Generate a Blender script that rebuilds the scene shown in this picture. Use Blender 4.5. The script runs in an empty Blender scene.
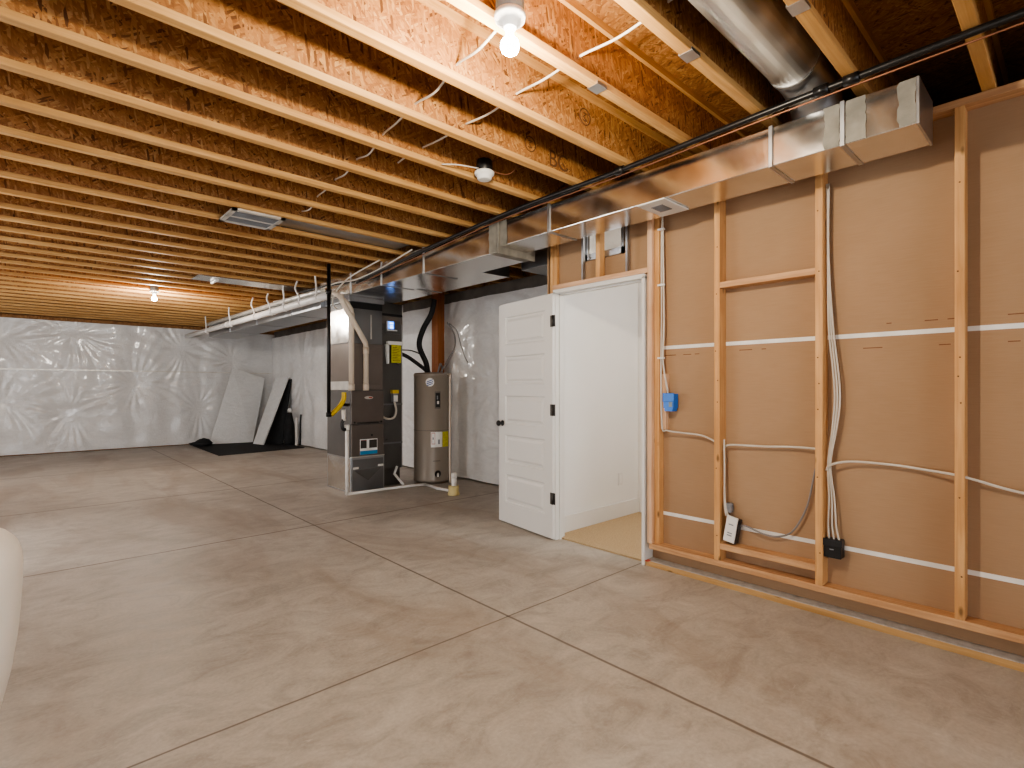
import bpy, bmesh, math, random
import numpy as np
from mathutils import Vector, Matrix
random.seed(4)
C = bpy.context.scene.collection
PI = math.pi

# ------------------------------------------------------------------ materials
class NT:
    def __init__(s, name):
        s.m = bpy.data.materials.new(name); s.m.use_nodes = True
        s.t = s.m.node_tree; s.b = s.t.nodes['Principled BSDF']
    def n(s, kind, **kw):
        nd = s.t.nodes.new('ShaderNode' + kind)
        for k, v in kw.items():
            if k in nd.inputs: nd.inputs[k].default_value = v
            else: setattr(nd, k, v)
        return nd
    def l(s, a, b): s.t.links.new(a, b)
    def mix(s, fac, a, b, blend='MIX'):
        nd = s.t.nodes.new('ShaderNodeMix'); nd.data_type = 'RGBA'; nd.blend_type = blend
        for i, v in ((0, fac), (6, a), (7, b)):
            if hasattr(v, 'is_linked') or hasattr(v, 'links'): s.l(v, nd.inputs[i])
            else: nd.inputs[i].default_value = v if i == 0 else (*v, 1) if len(v) == 3 else v
        return nd.outputs[2]
    def ramp(s, fac, stops, interp='LINEAR'):
        nd = s.n('ValToRGB'); cr = nd.color_ramp; cr.interpolation = interp
        while len(cr.elements) < len(stops): cr.elements.new(0.5)
        for e, (p, c) in zip(cr.elements, stops):
            e.position = p; e.color = (*c, 1) if len(c) == 3 else c
        s.l(fac, nd.inputs[0]); return nd.outputs[0]
    def coords(s, rnd=True):
        tc = s.n('TexCoord')
        if not rnd: return tc.outputs['Object']
        oi = s.n('ObjectInfo'); mu = s.n('VectorMath', operation='MULTIPLY_ADD')
        mu.inputs[1].default_value = (1, 1, 1)
        vm = s.n('VectorMath', operation='SCALE'); vm.inputs[0].default_value = (37., 23., 51.)
        s.l(oi.outputs['Random'], vm.inputs['Scale'])
        s.l(tc.outputs['Object'], mu.inputs[0]); s.l(vm.outputs[0], mu.inputs[2])
        return mu.outputs[0]
    def map(s, v, scale=(1, 1, 1), rot=(0, 0, 0)):
        mp = s.n('Mapping'); mp.inputs['Scale'].default_value = scale; mp.inputs['Rotation'].default_value = rot
        s.l(v, mp.inputs['Vector']); return mp.outputs[0]
    def noise(s, v, scale, detail=3, rough=.5, dist=0):
        nd = s.n('TexNoise'); nd.inputs['Scale'].default_value = scale; nd.inputs['Detail'].default_value = detail
        nd.inputs['Roughness'].default_value = rough; nd.inputs['Distortion'].default_value = dist
        s.l(v, nd.inputs['Vector']); return nd.outputs[0]
    def bump(s, h, strength=.3, dist=.01):
        bp = s.n('Bump'); bp.inputs['Strength'].default_value = strength; bp.inputs['Distance'].default_value = dist
        s.l(h, bp.inputs['Height']); s.l(bp.outputs[0], s.b.inputs['Normal'])
    def done(s, col=None, rough=None, metal=None, spec=None):
        for k, v in (('Base Color', col), ('Roughness', rough), ('Metallic', metal), ('Specular IOR Level', spec)):
            if v is None: continue
            if hasattr(v, 'links'): s.l(v, s.b.inputs[k])
            else: s.b.inputs[k].default_value = (*v, 1) if isinstance(v, tuple) else v
        return s.m

def plain(name, col, rough=.5, metal=0., var=.12, scale=9, bump=0., spec=.5):
    t = NT(name); v = t.coords()
    n = t.noise(v, scale, 4)
    lo = tuple(c * (1 - var) for c in col); hi = tuple(min(1, c * (1 + var)) for c in col)
    c = t.ramp(n, [(.3, lo), (.7, hi)])
    if bump: t.bump(t.noise(v, scale * 12, 3), bump, .002)
    return t.done(c, rough, metal, spec)

def osb(name, plane, gain=1.):
    t = NT(name); v = t.coords()
    wob = t.noise(v, 5, 2)
    layers = []
    for i, (a, st) in enumerate([(.75, (17, 85)), (-.6, (20, 100)), (1.45, (18, 90))]):
        sc = (st[0], 40, st[1]) if plane == 'xz' else (st[0], st[1], 40)
        rot = (0, a, 0) if plane == 'xz' else (0, 0, a)
        mp = t.n('Mapping'); mp.vector_type = 'TEXTURE'
        mp.inputs['Rotation'].default_value = rot
        t.l(v, mp.inputs['Vector'])
        m2 = t.map(mp.outputs[0], sc)
        vo = t.n('TexVoronoi', feature='F1'); vo.inputs['Scale'].default_value = 1.; vo.inputs['Randomness'].default_value = 1.
        t.l(m2, vo.inputs['Vector'])
        sep = t.n('SeparateColor'); t.l(vo.outputs['Color'], sep.inputs[0])
        layers.append((sep.outputs[0], sep.outputs[1], m2))
    g = lambda c: tuple(min(1, x * gain) for x in c)
    stops = [(0., g((.125, .049, .017))), (.10, g((.295, .126, .042))), (.45, g((.385, .178, .062))), (.8, g((.46, .232, .082))), (1., g((.55, .32, .13)))]
    cols = [t.ramp(l[0], stops) for l in layers]
    gt = lambda val, th: _math(t, 'GREATER_THAN', val, th)
    c = t.mix(gt(layers[1][1], .5), cols[0], cols[1])
    c = t.mix(gt(layers[2][1], .62), c, cols[2])
    grain = t.noise(layers[0][2], 1.4, 4, .6, .4)
    c = t.mix(.6, c, t.ramp(grain, [(.3, (.62, .58, .55)), (.65, (1.08, 1.06, 1.05))]), 'MULTIPLY')
    big = t.noise(v, 2.2, 3)
    c = t.mix(.7, c, t.ramp(big, [(.3, (.8, .76, .72)), (.7, (1.08, 1.08, 1.08))]), 'MULTIPLY')
    t.bump(layers[1][0], .25, .002)
    return t.done(c, .62, 0, .35)

def _math(t, op, a, b=None):
    m = t.n('Math', operation=op)
    for i, x in enumerate((a, b)):
        if x is None: continue
        if hasattr(x, 'links'): t.l(x, m.inputs[i])
        else: m.inputs[i].default_value = x
    return m.outputs[0]

def wood(name, axis, lo, hi, knots=True):
    t = NT(name); v = t.coords()
    s = [38, 38, 38]; s[axis] = 1.6
    m = t.map(v, tuple(s))
    n = t.noise(m, 1., 5, .6, .6)
    c = t.ramp(n, [(.28, lo), (.52, tuple((a + b) / 2 for a, b in zip(lo, hi))), (.72, hi)])
    b = t.noise(v, 3.2, 3)
    c = t.mix(.6, c, t.ramp(b, [(.3, (.78, .7, .62)), (.7, (1.06, 1.06, 1.06))]), 'MULTIPLY')
    if knots:
        s2 = [11, 11, 11]; s2[axis] = 4.2
        vo = t.n('TexVoronoi', feature='F1'); vo.inputs['Scale'].default_value = 1.
        t.l(t.map(v, tuple(s2)), vo.inputs['Vector'])
        k = t.ramp(vo.outputs['Distance'], [(.05, (1, 1, 1)), (.13, (0, 0, 0))])
        c = t.mix(k, c, tuple(x * .42 for x in lo))
    t.bump(n, .15, .001)
    return t.done(c, .6, 0, .3)

def concrete():
    t = NT('concrete'); v = t.coords(False)
    n1 = t.noise(v, .75, 5, .6, .5); n2 = t.noise(t.map(v, (1.2, 1.9, 1), (0, 0, .5)), 2.6, 9, .72, 1.2); n3 = t.noise(v, 60, 3, .6)
    c = t.ramp(n1, [(.3, (.40, .362, .318)), (.5, (.475, .438, .392)), (.7, (.545, .508, .46))])
    c = t.mix(.75, c, t.ramp(n2, [(.28, (.58, .54, .51)), (.5, (.97, .96, .95)), (.72, (1.24, 1.24, 1.23))]), 'MULTIPLY')
    c = t.mix(.35, c, t.ramp(n3, [(.3, (.72, .72, .72)), (.7, (1.12, 1.12, 1.12))]), 'MULTIPLY')
    # trowel scratches
    sc = t.noise(t.map(v, (3.5, 15, 1), (0, 0, .9)), 2.2, 6, .75, 2.5)
    c = t.mix(t.ramp(sc, [(.60, (0, 0, 0)), (.70, (.6, .6, .6))]), c, (.58, .53, .475))
    sep = t.n('SeparateXYZ'); t.l(v, sep.inputs[0])
    wob = _math(t, 'MULTIPLY', _math(t, 'SUBTRACT', t.noise(v, 3, 2), .5), .012)
    def line(axis, pos, w=.006, extra=None):
        d = _math(t, 'ABSOLUTE', _math(t, 'ADD', _math(t, 'SUBTRACT', sep.outputs[axis], pos), wob))
        k = t.ramp(_math(t, 'MULTIPLY', d, 20.), [(w * 10, (1, 1, 1)), (w * 25, (0, 0, 0))])
        return k
    ks = [line(1, 2.15), line(1, 4.79, .011), line(1, 7.2, .012), line(0, 1.97, .0085), line(1, -.5), line(1, 10.1, .01), line(0, 4.61)]
    k = ks[0]
    for q in ks[1:]: k = t.mix(1., k, q, 'ADD')
    c = t.mix(_math(t, 'MULTIPLY', k, .75), c, (.095, .070, .052))
    # brownish damp stains
    st = t.noise(t.map(v, (.9, .28, 1), (0, 0, .15)), 1.7, 4, .6, .8)
    c = t.mix(t.ramp(st, [(.50, (0, 0, 0)), (.66, (.5, .5, .5))]), c, (.29, .222, .168))
    h = t.mix(k, t.ramp(n2, [(0, (.45, .45, .45)), (1, (.6, .6, .6))]), (0, 0, 0))
    t.bump(h, .15, .002)
    r = t.ramp(n2, [(.3, (.42, .42, .42)), (.7, (.62, .62, .62))])
    return t.done(c, r, 0, .4)

def plastic_sheet(name, col=(.66, .66, .655)):
    t = NT(name); v = t.coords(False)
    a = t.noise(t.map(v, (1.0, 1.0, 2.2), (.3, .4, .2)), 4.5, 5, .6, 1.6)
    b = t.noise(t.map(v, (1.8, 1.8, .8), (0, .7, .6)), 9, 4, .6, 2.2)
    h = t.mix(.45, a, b)
    c = t.ramp(a, [(.3, tuple(x * .93 for x in col)), (.7, tuple(min(1, x * 1.06) for x in col))])
    t.bump(h, .55, .02)
    t.b.inputs['Coat Weight'].default_value = .35; t.b.inputs['Coat Roughness'].default_value = .12
    return t.done(c, .30, 0, .6)

def metal(name, col=(.62, .62, .61), rough=.25, streak=True, var=.1):
    t = NT(name); v = t.coords()
    n = t.noise(v, 3.5, 4, .6, .6); n2 = t.noise(v, 40, 2)
    c = t.ramp(n, [(.3, tuple(x * (1 - var) for x in col)), (.7, tuple(min(1, x * (1 + var)) for x in col))])
    r = t.ramp(n, [(.3, (rough * .75,) * 3), (.7, (rough * 1.35,) * 3)])
    t.bump(t.noise(v, 2.6, 3, .55, .5), .25, .02)
    return t.done(c, r, 1., .5)

def emit(name, col, s):
    t = NT(name); n = t.noise(t.coords(), 3, 1)
    t.b.inputs['Emission Color'].default_value = (*col, 1); t.b.inputs['Emission Strength'].default_value = s
    return t.done(tuple(col), .4)

M = dict(
    osb_web=osb('osb_web', 'xz'), osb_deck=osb('osb_deck', 'xy', .8),
    fl_x=wood('lumber_x', 0, (.45, .245, .085), (.66, .41, .175), False),
    lum_x=wood('lumber_along_x', 0, (.47, .26, .12), (.72, .46, .25)),
    lum_y=wood('lumber_along_y', 1, (.47, .26, .135), (.70, .45, .26)),
    lum_z=wood('lumber_along_z', 2, (.52, .275, .11), (.74, .45, .215)),
    pink_z=wood('pale_lumber_z', 2, (.56, .33, .19), (.80, .58, .41)),
    pink_y=wood('pale_lumber_y', 1, (.54, .31, .18), (.78, .55, .38)),
    sill_y=wood('sill_lumber', 1, (.42, .25, .10), (.60, .40, .20)),
    redpost=wood('reddish_lumber', 2, (.26, .085, .030), (.43, .165, .06)),
    concrete=concrete(), plastic=plastic_sheet('vapour_plastic'),
    plastic_side=plastic_sheet('side_plastic', (.78, .78, .775)), board=plastic_sheet('wrapped_board', (.74, .75, .745)),
    paper=None,
    white=plain('white_paint', (.70, .695, .675), .42, 0, .02, 3),
    wallwhite=plain('white_wall_paint', (.76, .76, .745), .7, 0, .02, 2),
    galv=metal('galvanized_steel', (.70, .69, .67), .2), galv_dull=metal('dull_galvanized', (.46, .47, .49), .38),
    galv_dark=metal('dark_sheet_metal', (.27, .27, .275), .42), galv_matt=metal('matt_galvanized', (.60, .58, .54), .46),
    mastic=plain('grey_mastic', (.235, .222, .19), .6, .2, .2, 14, .4),
    tape=plain('foil_tape', (.62, .60, .56), .4, .5),
    furn=plain('furnace_paint', (.135, .112, .098), .38, .25, .08, 4),
    furn_side=plain('furnace_side_paint', (.125, .12, .116), .36, .3, .1, 3),
    coil=plain('coil_box_paint', (.20, .17, .15), .38, .4, .1, 3),
    retm=metal('return_metal', (.17, .165, .155), .33),
    black=plain('black_plastic', (.012, .012, .013), .4), rubber=plain('black_rubber', (.018, .018, .02), .75, 0, .2, 20, .4),
    blackpipe=plain('black_iron', (.016, .015, .015), .34, .35),
    pvc=plain('cream_pvc', (.68, .59, .49), .4, 0, .05), pvcw=plain('white_pvc', (.78, .76, .73), .4, 0, .04),
    romex=plain('white_cable', (.60, .55, .48), .45, 0, .06), romexg=plain('grey_cable', (.23, .22, .22), .5),
    copper=metal('copper', (.32, .16, .10), .5),
    blue=plain('blue_plastic', (.012, .16, .62), .35), grey=plain('grey_plastic', (.22, .23, .25), .5),
    bluebox=plain('slate_box', (.22, .27, .31), .5),
    yellow=plain('yellow_coating', (.72, .50, .02), .4), yelltag=plain('yellow_tag', (.55, .50, .02), .6, 0, .2, 40),
    tank=plain('taupe_tank', (.285, .245, .205), .36, .15, .04, 2), tankdark=plain('tank_trim', (.15, .13, .11), .5),
    sticker=plain('white_sticker', (.78, .77, .75), .5), redp=plain('red_print', (.5, .05, .03), .5), bluep=plain('blue_print', (.03, .22, .42), .5),
    darkprint=plain('dark_print', (.04, .035, .03), .6), ink=plain('faded_ink', (.13, .055, .02), .8),
    brownink=plain('brown_ink', (.17, .07, .035), .9), navy=plain('navy_print', (.06, .12, .33), .5),
    bulb=emit('lit_bulb', (1., .96, .88), 32.), screen=emit('blue_screen', (.03, .22, .95), 2.2), screenw=emit('pale_screen', (.6, .85, 1.), 2.5),
    mat_=plain('black_mat', (.016, .017, .019), .8, 0, .3, 12, .5), carpet=plain('beige_carpet', (.47, .35, .21), .95, 0, .22, 110, 1.),
    hinge=metal('dark_nickel', (.10, .095, .09), .4), bin=plain('white_bin', (.74, .71, .68), .55, 0, .03, 6, .25),
    shade=plain('nook_grey', (.15, .15, .155), .6), sill_dark=plain('dark_sill', (.15, .135, .12), .7, 0, .2, 6), grey_foam=plain('grey_foam', (.42, .40, .38), .8, 0, .2, 20), redtape=plain('red_tape', (.6, .08, .05), .5),
    drainy=plain('yellowed_sleeve', (.62, .52, .25), .5, 0, .1),
)
def paper():
    t = NT('drywall_paper'); v = t.coords(False)
    n = t.noise(v, 1.1, 4, .55, .3); f = t.noise(t.map(v, (1, 3, 60)), 3, 3, .6)
    c = t.ramp(n, [(.3, (.36, .232, .140)), (.7, (.412, .274, .172))])
    c = t.mix(.5, c, t.ramp(f, [(.3, (.9, .88, .86)), (.7, (1.05, 1.05, 1.05))]), 'MULTIPLY')
    return t.done(c, .8, 0, .25)
M['paper'] = paper()
def glassmat():
    m = bpy.data.materials.new('window_glass'); m.use_nodes = True; t = m.node_tree
    for n in list(t.nodes): t.nodes.remove(n)
    o = t.nodes.new('ShaderNodeOutputMaterial'); a = t.nodes.new('ShaderNodeBsdfTransparent'); g = t.nodes.new('ShaderNodeBsdfGlossy')
    g.inputs['Roughness'].default_value = .02; mx = t.nodes.new('ShaderNodeMixShader'); fr = t.nodes.new('ShaderNodeFresnel')
    t.links.new(fr.outputs[0], mx.inputs[0]); t.links.new(a.outputs[0], mx.inputs[1]); t.links.new(g.outputs[0], mx.inputs[2]); t.links.new(mx.outputs[0], o.inputs[0])
    return m
M['glass'] = glassmat()

# ------------------------------------------------------------------ mesh builder
def spline(pts, n=6):
    P = [Vector(p) for p in pts]
    if len(P) < 3 or n <= 1: return P
    out = []
    for i in range(len(P) - 1):
        p0 = P[max(i - 1, 0)]; p1 = P[i]; p2 = P[i + 1]; p3 = P[min(i + 2, len(P) - 1)]
        for k in range(n):
            t = k / n
            out.append(.5 * ((2 * p1) + (p2 - p0) * t + (2 * p0 - 5 * p1 + 4 * p2 - p3) * t * t + (3 * p1 - p0 - 3 * p2 + p3) * t ** 3))
    out.append(P[-1]); return out

class MB:
    def __init__(s): s.bm = bmesh.new(); s.mats = []
    def mi(s, m):
        if m is None: return 0
        if m not in s.mats: s.mats.append(m)
        return s.mats.index(m)
    def box(s, x0, x1, y0, y1, z0, z1, bev=0., m=None):
        x0, x1 = sorted((x0, x1)); y0, y1 = sorted((y0, y1)); z0, z1 = sorted((z0, z1))
        vs = [s.bm.verts.new((x, y, z)) for x in (x0, x1) for y in (y0, y1) for z in (z0, z1)]
        fs = [s.bm.faces.new([vs[i] for i in q]) for q in ((0, 1, 3, 2), (4, 6, 7, 5), (0, 4, 5, 1), (2, 3, 7, 6), (0, 2, 6, 4), (1, 5, 7, 3))]
        k = s.mi(m)
        for f in fs: f.material_index = k
        if bev:
            es = list({e for f in fs for e in f.edges})
            r = bmesh.ops.bevel(s.bm, geom=es, offset=bev, segments=2, profile=.5, affect='EDGES', clamp_overlap=True)
            for f in r['faces']: f.material_index = k
        return s
    def hexa(s, a, b, m=None):            # two quads (lists of 4 points), a = one face, b = opposite
        va = [s.bm.verts.new(p) for p in a]; vb = [s.bm.verts.new(p) for p in b]; k = s.mi(m)
        fs = [s.bm.faces.new(va[::-1]), s.bm.faces.new(vb)]
        for i in range(len(a)):
            j = (i + 1) % len(a); fs.append(s.bm.faces.new((va[i], va[j], vb[j], vb[i])))
        for f in fs: f.material_index = k
        return s
    def tube(s, pts, r, seg=10, n=6, m=None, cap=True):
        P = spline(pts, n); k = s.mi(m); rings = []
        up = None
        for i, p in enumerate(P):
            d = (P[min(i + 1, len(P) - 1)] - P[max(i - 1, 0)]).normalized()
            if up is None:
                up = Vector((0, 0, 1)) if abs(d.z) < .9 else Vector((1, 0, 0))
            a = d.cross(up).normalized(); b = a.cross(d).normalized(); up = b
            rr = r(i / (len(P) - 1)) if callable(r) else r
            rings.append([s.bm.verts.new(p + (a * math.cos(2 * PI * j / seg) + b * math.sin(2 * PI * j / seg)) * rr) for j in range(seg)])
        for A, B in zip(rings, rings[1:]):
            for j in range(seg):
                f = s.bm.faces.new((A[j], A[(j + 1) % seg], B[(j + 1) % seg], B[j])); f.smooth = True; f.material_index = k
        if cap:
            for f in (s.bm.faces.new(rings[0][::-1]), s.bm.faces.new(rings[-1])): f.material_index = k
        return s
    def lathe(s, prof, c=(0, 0, 0), seg=24, axis=2, m=None):   # prof: (radius, height)
        k = s.mi(m); rings = []
        def pt(r, h, a):
            q = [0, 0, 0]; u, w = [(1, 2), (2, 0), (0, 1)][axis]
            q[axis] = h; q[u] = r * math.cos(a); q[w] = r * math.sin(a)
            return (q[0] + c[0], q[1] + c[1], q[2] + c[2])
        for r, h in prof:
            rings.append([s.bm.verts.new(pt(max(r, 1e-4), h, 2 * PI * j / seg)) for j in range(seg)])
        for A, B in zip(rings, rings[1:]):
            for j in range(seg):
                f = s.bm.faces.new((A[j], A[(j + 1) % seg], B[(j + 1) % seg], B[j])); f.smooth = True; f.material_index = k
        for f in (s.bm.faces.new(rings[0][::-1]), s.bm.faces.new(rings[-1])): f.material_index = k
        return s
    def build(s, name, mat=None, parent=None, loc=None):
        bmesh.ops.recalc_face_normals(s.bm, faces=s.bm.faces)
        me = bpy.data.meshes.new(name)
        base = Vector(loc) if loc is not None else (WORLD.get(parent.name, Vector()) if parent else Vector())
        if base.length: bmesh.ops.translate(s.bm, verts=s.bm.verts, vec=-base)
        s.bm.to_mesh(me); s.bm.free()
        for m in ([mat] if mat and not s.mats else s.mats): me.materials.append(m)
        o = bpy.data.objects.new(name, me); C.objects.link(o)
        if parent: o.parent = parent; WORLD[o.name] = base
        else:
            o.location = base; WORLD[o.name] = base
        return o
WORLD = {}
def smooth(o, ang=40):
    for p in o.data.polygons: p.use_smooth = True
    o.data.set_sharp_from_angle(angle=math.radians(ang))
    return o
def tag(o, label=None, cat=None, group=None, kind=None):
    if label: o['label'] = label
    if cat: o['category'] = cat
    if group: o['group'] = group
    if kind: o['kind'] = kind
    return o
def thing(name, label, cat, loc, group=None, kind=None):
    o = bpy.data.objects.new(name, None); C.objects.link(o); o.location = loc; o.empty_display_size = .1
    WORLD[o.name] = Vector(loc)
    return tag(o, label, cat, group, kind)
def box(name, mat, b, parent=None, bev=0., loc=None):
    if loc is None and parent is None: loc = ((b[0] + b[1]) / 2, (b[2] + b[3]) / 2, min(b[4], b[5]))
    return MB().box(*b, bev=bev).build(name, mat, parent, loc)
def tube(name, mat, pts, r, parent=None, seg=10, n=6):
    return MB().tube(pts, r, seg, n).build(name, mat, parent, None if parent else pts[0])
def text(name, body, size, mat, mtx, parent, ext=.0008):
    cu = bpy.data.curves.new(name, 'FONT'); cu.body = body; cu.size = size; cu.extrude = ext; cu.align_x = 'CENTER'; cu.align_y = 'CENTER'
    tmp = bpy.data.objects.new('tmp', cu); C.objects.link(tmp)
    dg = bpy.context.evaluated_depsgraph_get(); dg.update()
    me = bpy.data.meshes.new_from_object(tmp.evaluated_get(dg)); bpy.data.objects.remove(tmp)
    base = WORLD.get(parent.name, Vector())
    me.transform(Matrix.Translation(-base) @ mtx); me.materials.clear(); me.materials.append(mat); me.name = name
    o = bpy.data.objects.new(name, me); C.objects.link(o); o.parent = parent; WORLD[o.name] = base
    return o
def face_negY(x, y, z, rot=0):   # text facing -Y
    return Matrix.Translation((x, y, z)) @ Matrix.Rotation(PI / 2, 4, 'X') @ Matrix.Rotation(rot, 4, 'Z')
S = lambda o: tag(o, kind='structure')

# ------------------------------------------------------------------ shell
XR, YB, XL, YF = 4.55, 13.5, -5.6, -3.4
TOP = 2.625
S(box('floor', M['concrete'], (XL - .2, XR + .2, YF - .2, YB + .2, -.12, 0), loc=(0, 0, 0)))
S(box('floor_carpet', M['carpet'], (3.30, XR, -2.5, 3.03, .001, .014)))
S(box('ceiling', M['osb_deck'], (XL - .2, XR + .2, YF - .2, YB + .2, 2.93, 2.955), loc=(0, 0, 2.93)))

def sheet(name, parent, kind, a0, a1, z0, z1, off, tacks, nx, nz, mat, amp=.014, inward=-1, seed=1):
    """wrinkled vapour-barrier plastic; kind 'y' = plane at Y=off running in X, 'x' = plane at X=off running in Y"""
    rng = np.random.default_rng(seed)
    A, Zz = np.meshgrid(np.linspace(a0, a1, nx), np.linspace(z0, z1, nz), indexing='ij')
    D = np.zeros_like(A)
    for (ta, tz, R, nn) in tacks:
        dx = A - ta; dz = Zz - tz; r = np.hypot(dx, dz) + 1e-3; th = np.arctan2(dz, dx)
        ph = rng.uniform(0, 6)
        w = np.sin(nn * th + ph + 3.2 * np.sin(2 * th + ph) + 1.6 * np.sin(r * 4 + 3 * th + ph)) * (.35 + .65 * np.sin(2.3 * th + 1.7 * ph) ** 2)
        w = np.sign(w) * np.abs(w) ** 1.3
        env = np.exp(-(r / (R * 1.15)) ** 1.6) * np.clip(r / (.25 * R), 0, 1)
        D += amp * w * env
        D -= .03 * np.exp(-(r / (.28 * R)) ** 2)
    for _ in range(26):
        f = rng.uniform(1.2, 7); an = rng.uniform(0, PI); ph = rng.uniform(0, 6)
        D += amp * .22 / math.sqrt(f) * np.sin(f * (A * math.cos(an) + Zz * math.sin(an)) * 2 + ph + 1.2 * np.sin(1.3 * A + 2 * Zz + ph))
    D += .02 * np.sin((A - a0) / .61 * PI) ** 2
    D = D - D.min() + .004
    bm = bmesh.new()
    if kind == 'y': V = [[bm.verts.new((A[i, j], off + inward * D[i, j], Zz[i, j])) for j in range(nz)] for i in range(nx)]
    else: V = [[bm.verts.new((off + inward * D[i, j], A[i, j], Zz[i, j])) for j in range(nz)] for i in range(nx)]
    for i in range(nx - 1):
        for j in range(nz - 1):
            f = bm.faces.new((V[i][j], V[i + 1][j], V[i + 1][j + 1], V[i][j + 1])); f.smooth = True
    mb = MB(); mb.bm.free(); mb.bm = bm
    return mb.build(name, mat, parent)

wb = S(box('wall_back', M['osb_deck'], (XL, XR, YB, YB + .2, 0, TOP)))
tk = [(-.3, 2.2, 1.1, 17), (.75, 2.35, 1.2, 19), (1.75, 1.35, 1.15, 21), (2.6, 2.1, 1.0, 17), (-.25, 1.0, 1.3, 15), (.7, .75, 1.1, 17), (2.9, .8, 1.1, 15), (3.6, 1.9, .9, 13), (-2, 1.5, 1.4, 17), (-3.6, 1.2, 1.3, 15)]
sheet('plastic_sheet', wb, 'y', XL, XR, .02, 2.56, YB - .005, tk, 420, 110, M['plastic'], .0085, -1, 3)
box('seam_tape', M['tape'], (XL, XR, YB - .075, YB - .068, 1.60, 1.625), wb)
wr = S(box('wall_right', M['sill_dark'], (XR, XR + .2, 3.16, YB, 0, TOP)))
tk = [(4.3, 2.25, 1.3, 21), (5.1, 1.3, 1.1, 17), (6.3, 1.9, 1.2, 17), (4.9, .5, .9, 13), (7.6, .9, 1.2, 15), (8.8, 1.9, 1.1, 15), (10.2, .9, 1.3, 13), (11.5, 1.6, 1.1, 15), (12.6, .6, 1.0, 13)]
sheet('plastic_sheet', wr, 'x', 3.18, YB - .02, .02, 2.47, XR - .005, tk, 260, 80, M['plastic_side'], .0125, -1, 8)
wl = S(MB().box(XL - .2, XL, YF, 5.2, 0, TOP).box(XL - .2, XL, 8.6, YB, 0, TOP).box(XL - .2, XL, 5.2, 8.6, 0, .5).box(XL - .2, XL, 5.2, 8.6, 2.25, TOP).build('wall_left', M['wallwhite']))
win = thing('window_1', None, None, (XL - .1, 6.9, .5), kind='structure')
fr = MB()
for y in (5.2, 6.87, 8.54): fr.box(XL - .15, XL - .05, y, y + .06, .5, 2.25)
fr.box(XL - .15, XL - .05, 5.2, 8.6, .5, .56).box(XL - .15, XL - .05, 5.2, 8.6, 2.19, 2.25)
fr.build('window_frame', M['white'], win)
for y0, y1 in ((5.26, 6.87), (6.93, 8.54)): box('window_pane', M['glass'], (XL - .105, XL - .1, y0, y1, .56, 2.19), win)
S(MB().box(XL, -4.6, YF - .2, YF, 0, TOP).box(2.4, XR, YF - .2, YF, 0, TOP).box(-4.6, 2.4, YF - .2, YF, 2.3, TOP).build('wall_front', M['wallwhite'], None, (0, YF, 0)))
win = thing('fill_window', None, None, (-1.1, YF - .1, 0), kind='structure')  # unseen glazed opening added behind the camera to let in soft fill light
fr = MB()
for x in (-4.6, -2.27, .06, 2.34): fr.box(x, x + .06, YF - .15, YF - .05, 0, 2.3)
fr.box(-4.6, 2.4, YF - .15, YF - .05, 0.001, .06).box(-4.6, 2.4, YF - .15, YF - .05, 2.24, 2.3)
fr.build('window_frame', M['white'], win)
for x0, x1 in ((-4.54, -2.27), (-2.21, .06), (.12, 2.34)): box('window_pane', M['glass'], (x0, x1, YF - .105, YF - .1, .06, 2.24), win)
# rim boards closing the joist space
for i, b in enumerate([(XL - .2, XR + .2, YB + .12, YB + .2, TOP, 2.93), (XR + .12, XR + .2, YF, YB + .12, TOP, 2.93), (XL - .2, XL - .12, YF, YB + .12, TOP, 2.93), (XL - .2, XR + .2, YF - .2, YF - .12, TOP, 2.93)]):
    S(box('trim_%d' % (i + 1), M['osb_deck'], b))

# bedroom beyond the partition
PX = 3.25                        # stud front face
DW = PX + .089                   # paper face of the drywall
S(box('wall_bedroom', M['wallwhite'], (DW + .012, XR, 3.035, 3.05, .0, 2.50)))
S(box('wall_bedroom_right', M['wallwhite'], (XR, XR + .2, -2.7, 3.16, 0, TOP)))
S(box('wall_bedroom_front', M['wallwhite'], (DW + .012, XR, -2.7, -2.6, 0, 2.5)))
S(box('ceiling_bedroom', M['wallwhite'], (DW + .012, XR, -2.6, 3.05, 2.5, 2.515)))
S(box('baseboard_bedroom', M['white'], (DW + .03, XR, 3.02, 3.035, .014, .155), bev=.003))
S(box('wall_bedroom_back', M['paper'], (DW + .012, XR, 3.14, 3.155, .0, 2.58)))
ot = thing('wall_outlet', 'white outlet plate low on the white wall inside the doorway', 'outlet', (4.25, 3.03, .38))
box('plate', M['white'], (4.215, 4.285, 3.029, 3.0352, .32, .44), ot, bev=.002)
box('socket', M['wallwhite'], (4.235, 4.265, 3.027, 3.029, .34, .42), ot)

# partition drywall (brown back paper seen from the basement)
wp = S(MB().box(DW, DW + .012, -2.7, 2.10, .041, 2.60).box(DW, DW + .012, 2.10, 2.36, 2.10, 2.60).box(DW, DW + .012, 2.685, 3.10, 2.10, 2.60).box(DW, DW + .012, 2.36, 2.685, 2.10, 2.325).box(DW, DW + .012, 2.36, 2.685, 2.495, 2.60).build('wall_partition', M['paper'], None, (DW, 0, 0)))
for z in (1.545, .375):
    MB().box(DW - .0025, DW, -2.7, 2.06, z - .012, z + .012).build('joint_tape', M['sticker'], wp)
pr = MB()
rs = random.Random(5)
for (z, y0, y1) in ((1.60, .95, .05), (1.475, .8, -.4), (1.50, 1.55, 1.30), (1.49, 2.0, 1.66)):
    y = y0
    while y > y1:
        L = rs.uniform(.02, .09)
        if rs.random() < .6: pr.box(DW - .0012, DW, y - L, y, z - .0022, z + .0022)
        y -= L + rs.uniform(.01, .06)
pr.build('paper_print', M['brownink'], wp)

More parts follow.
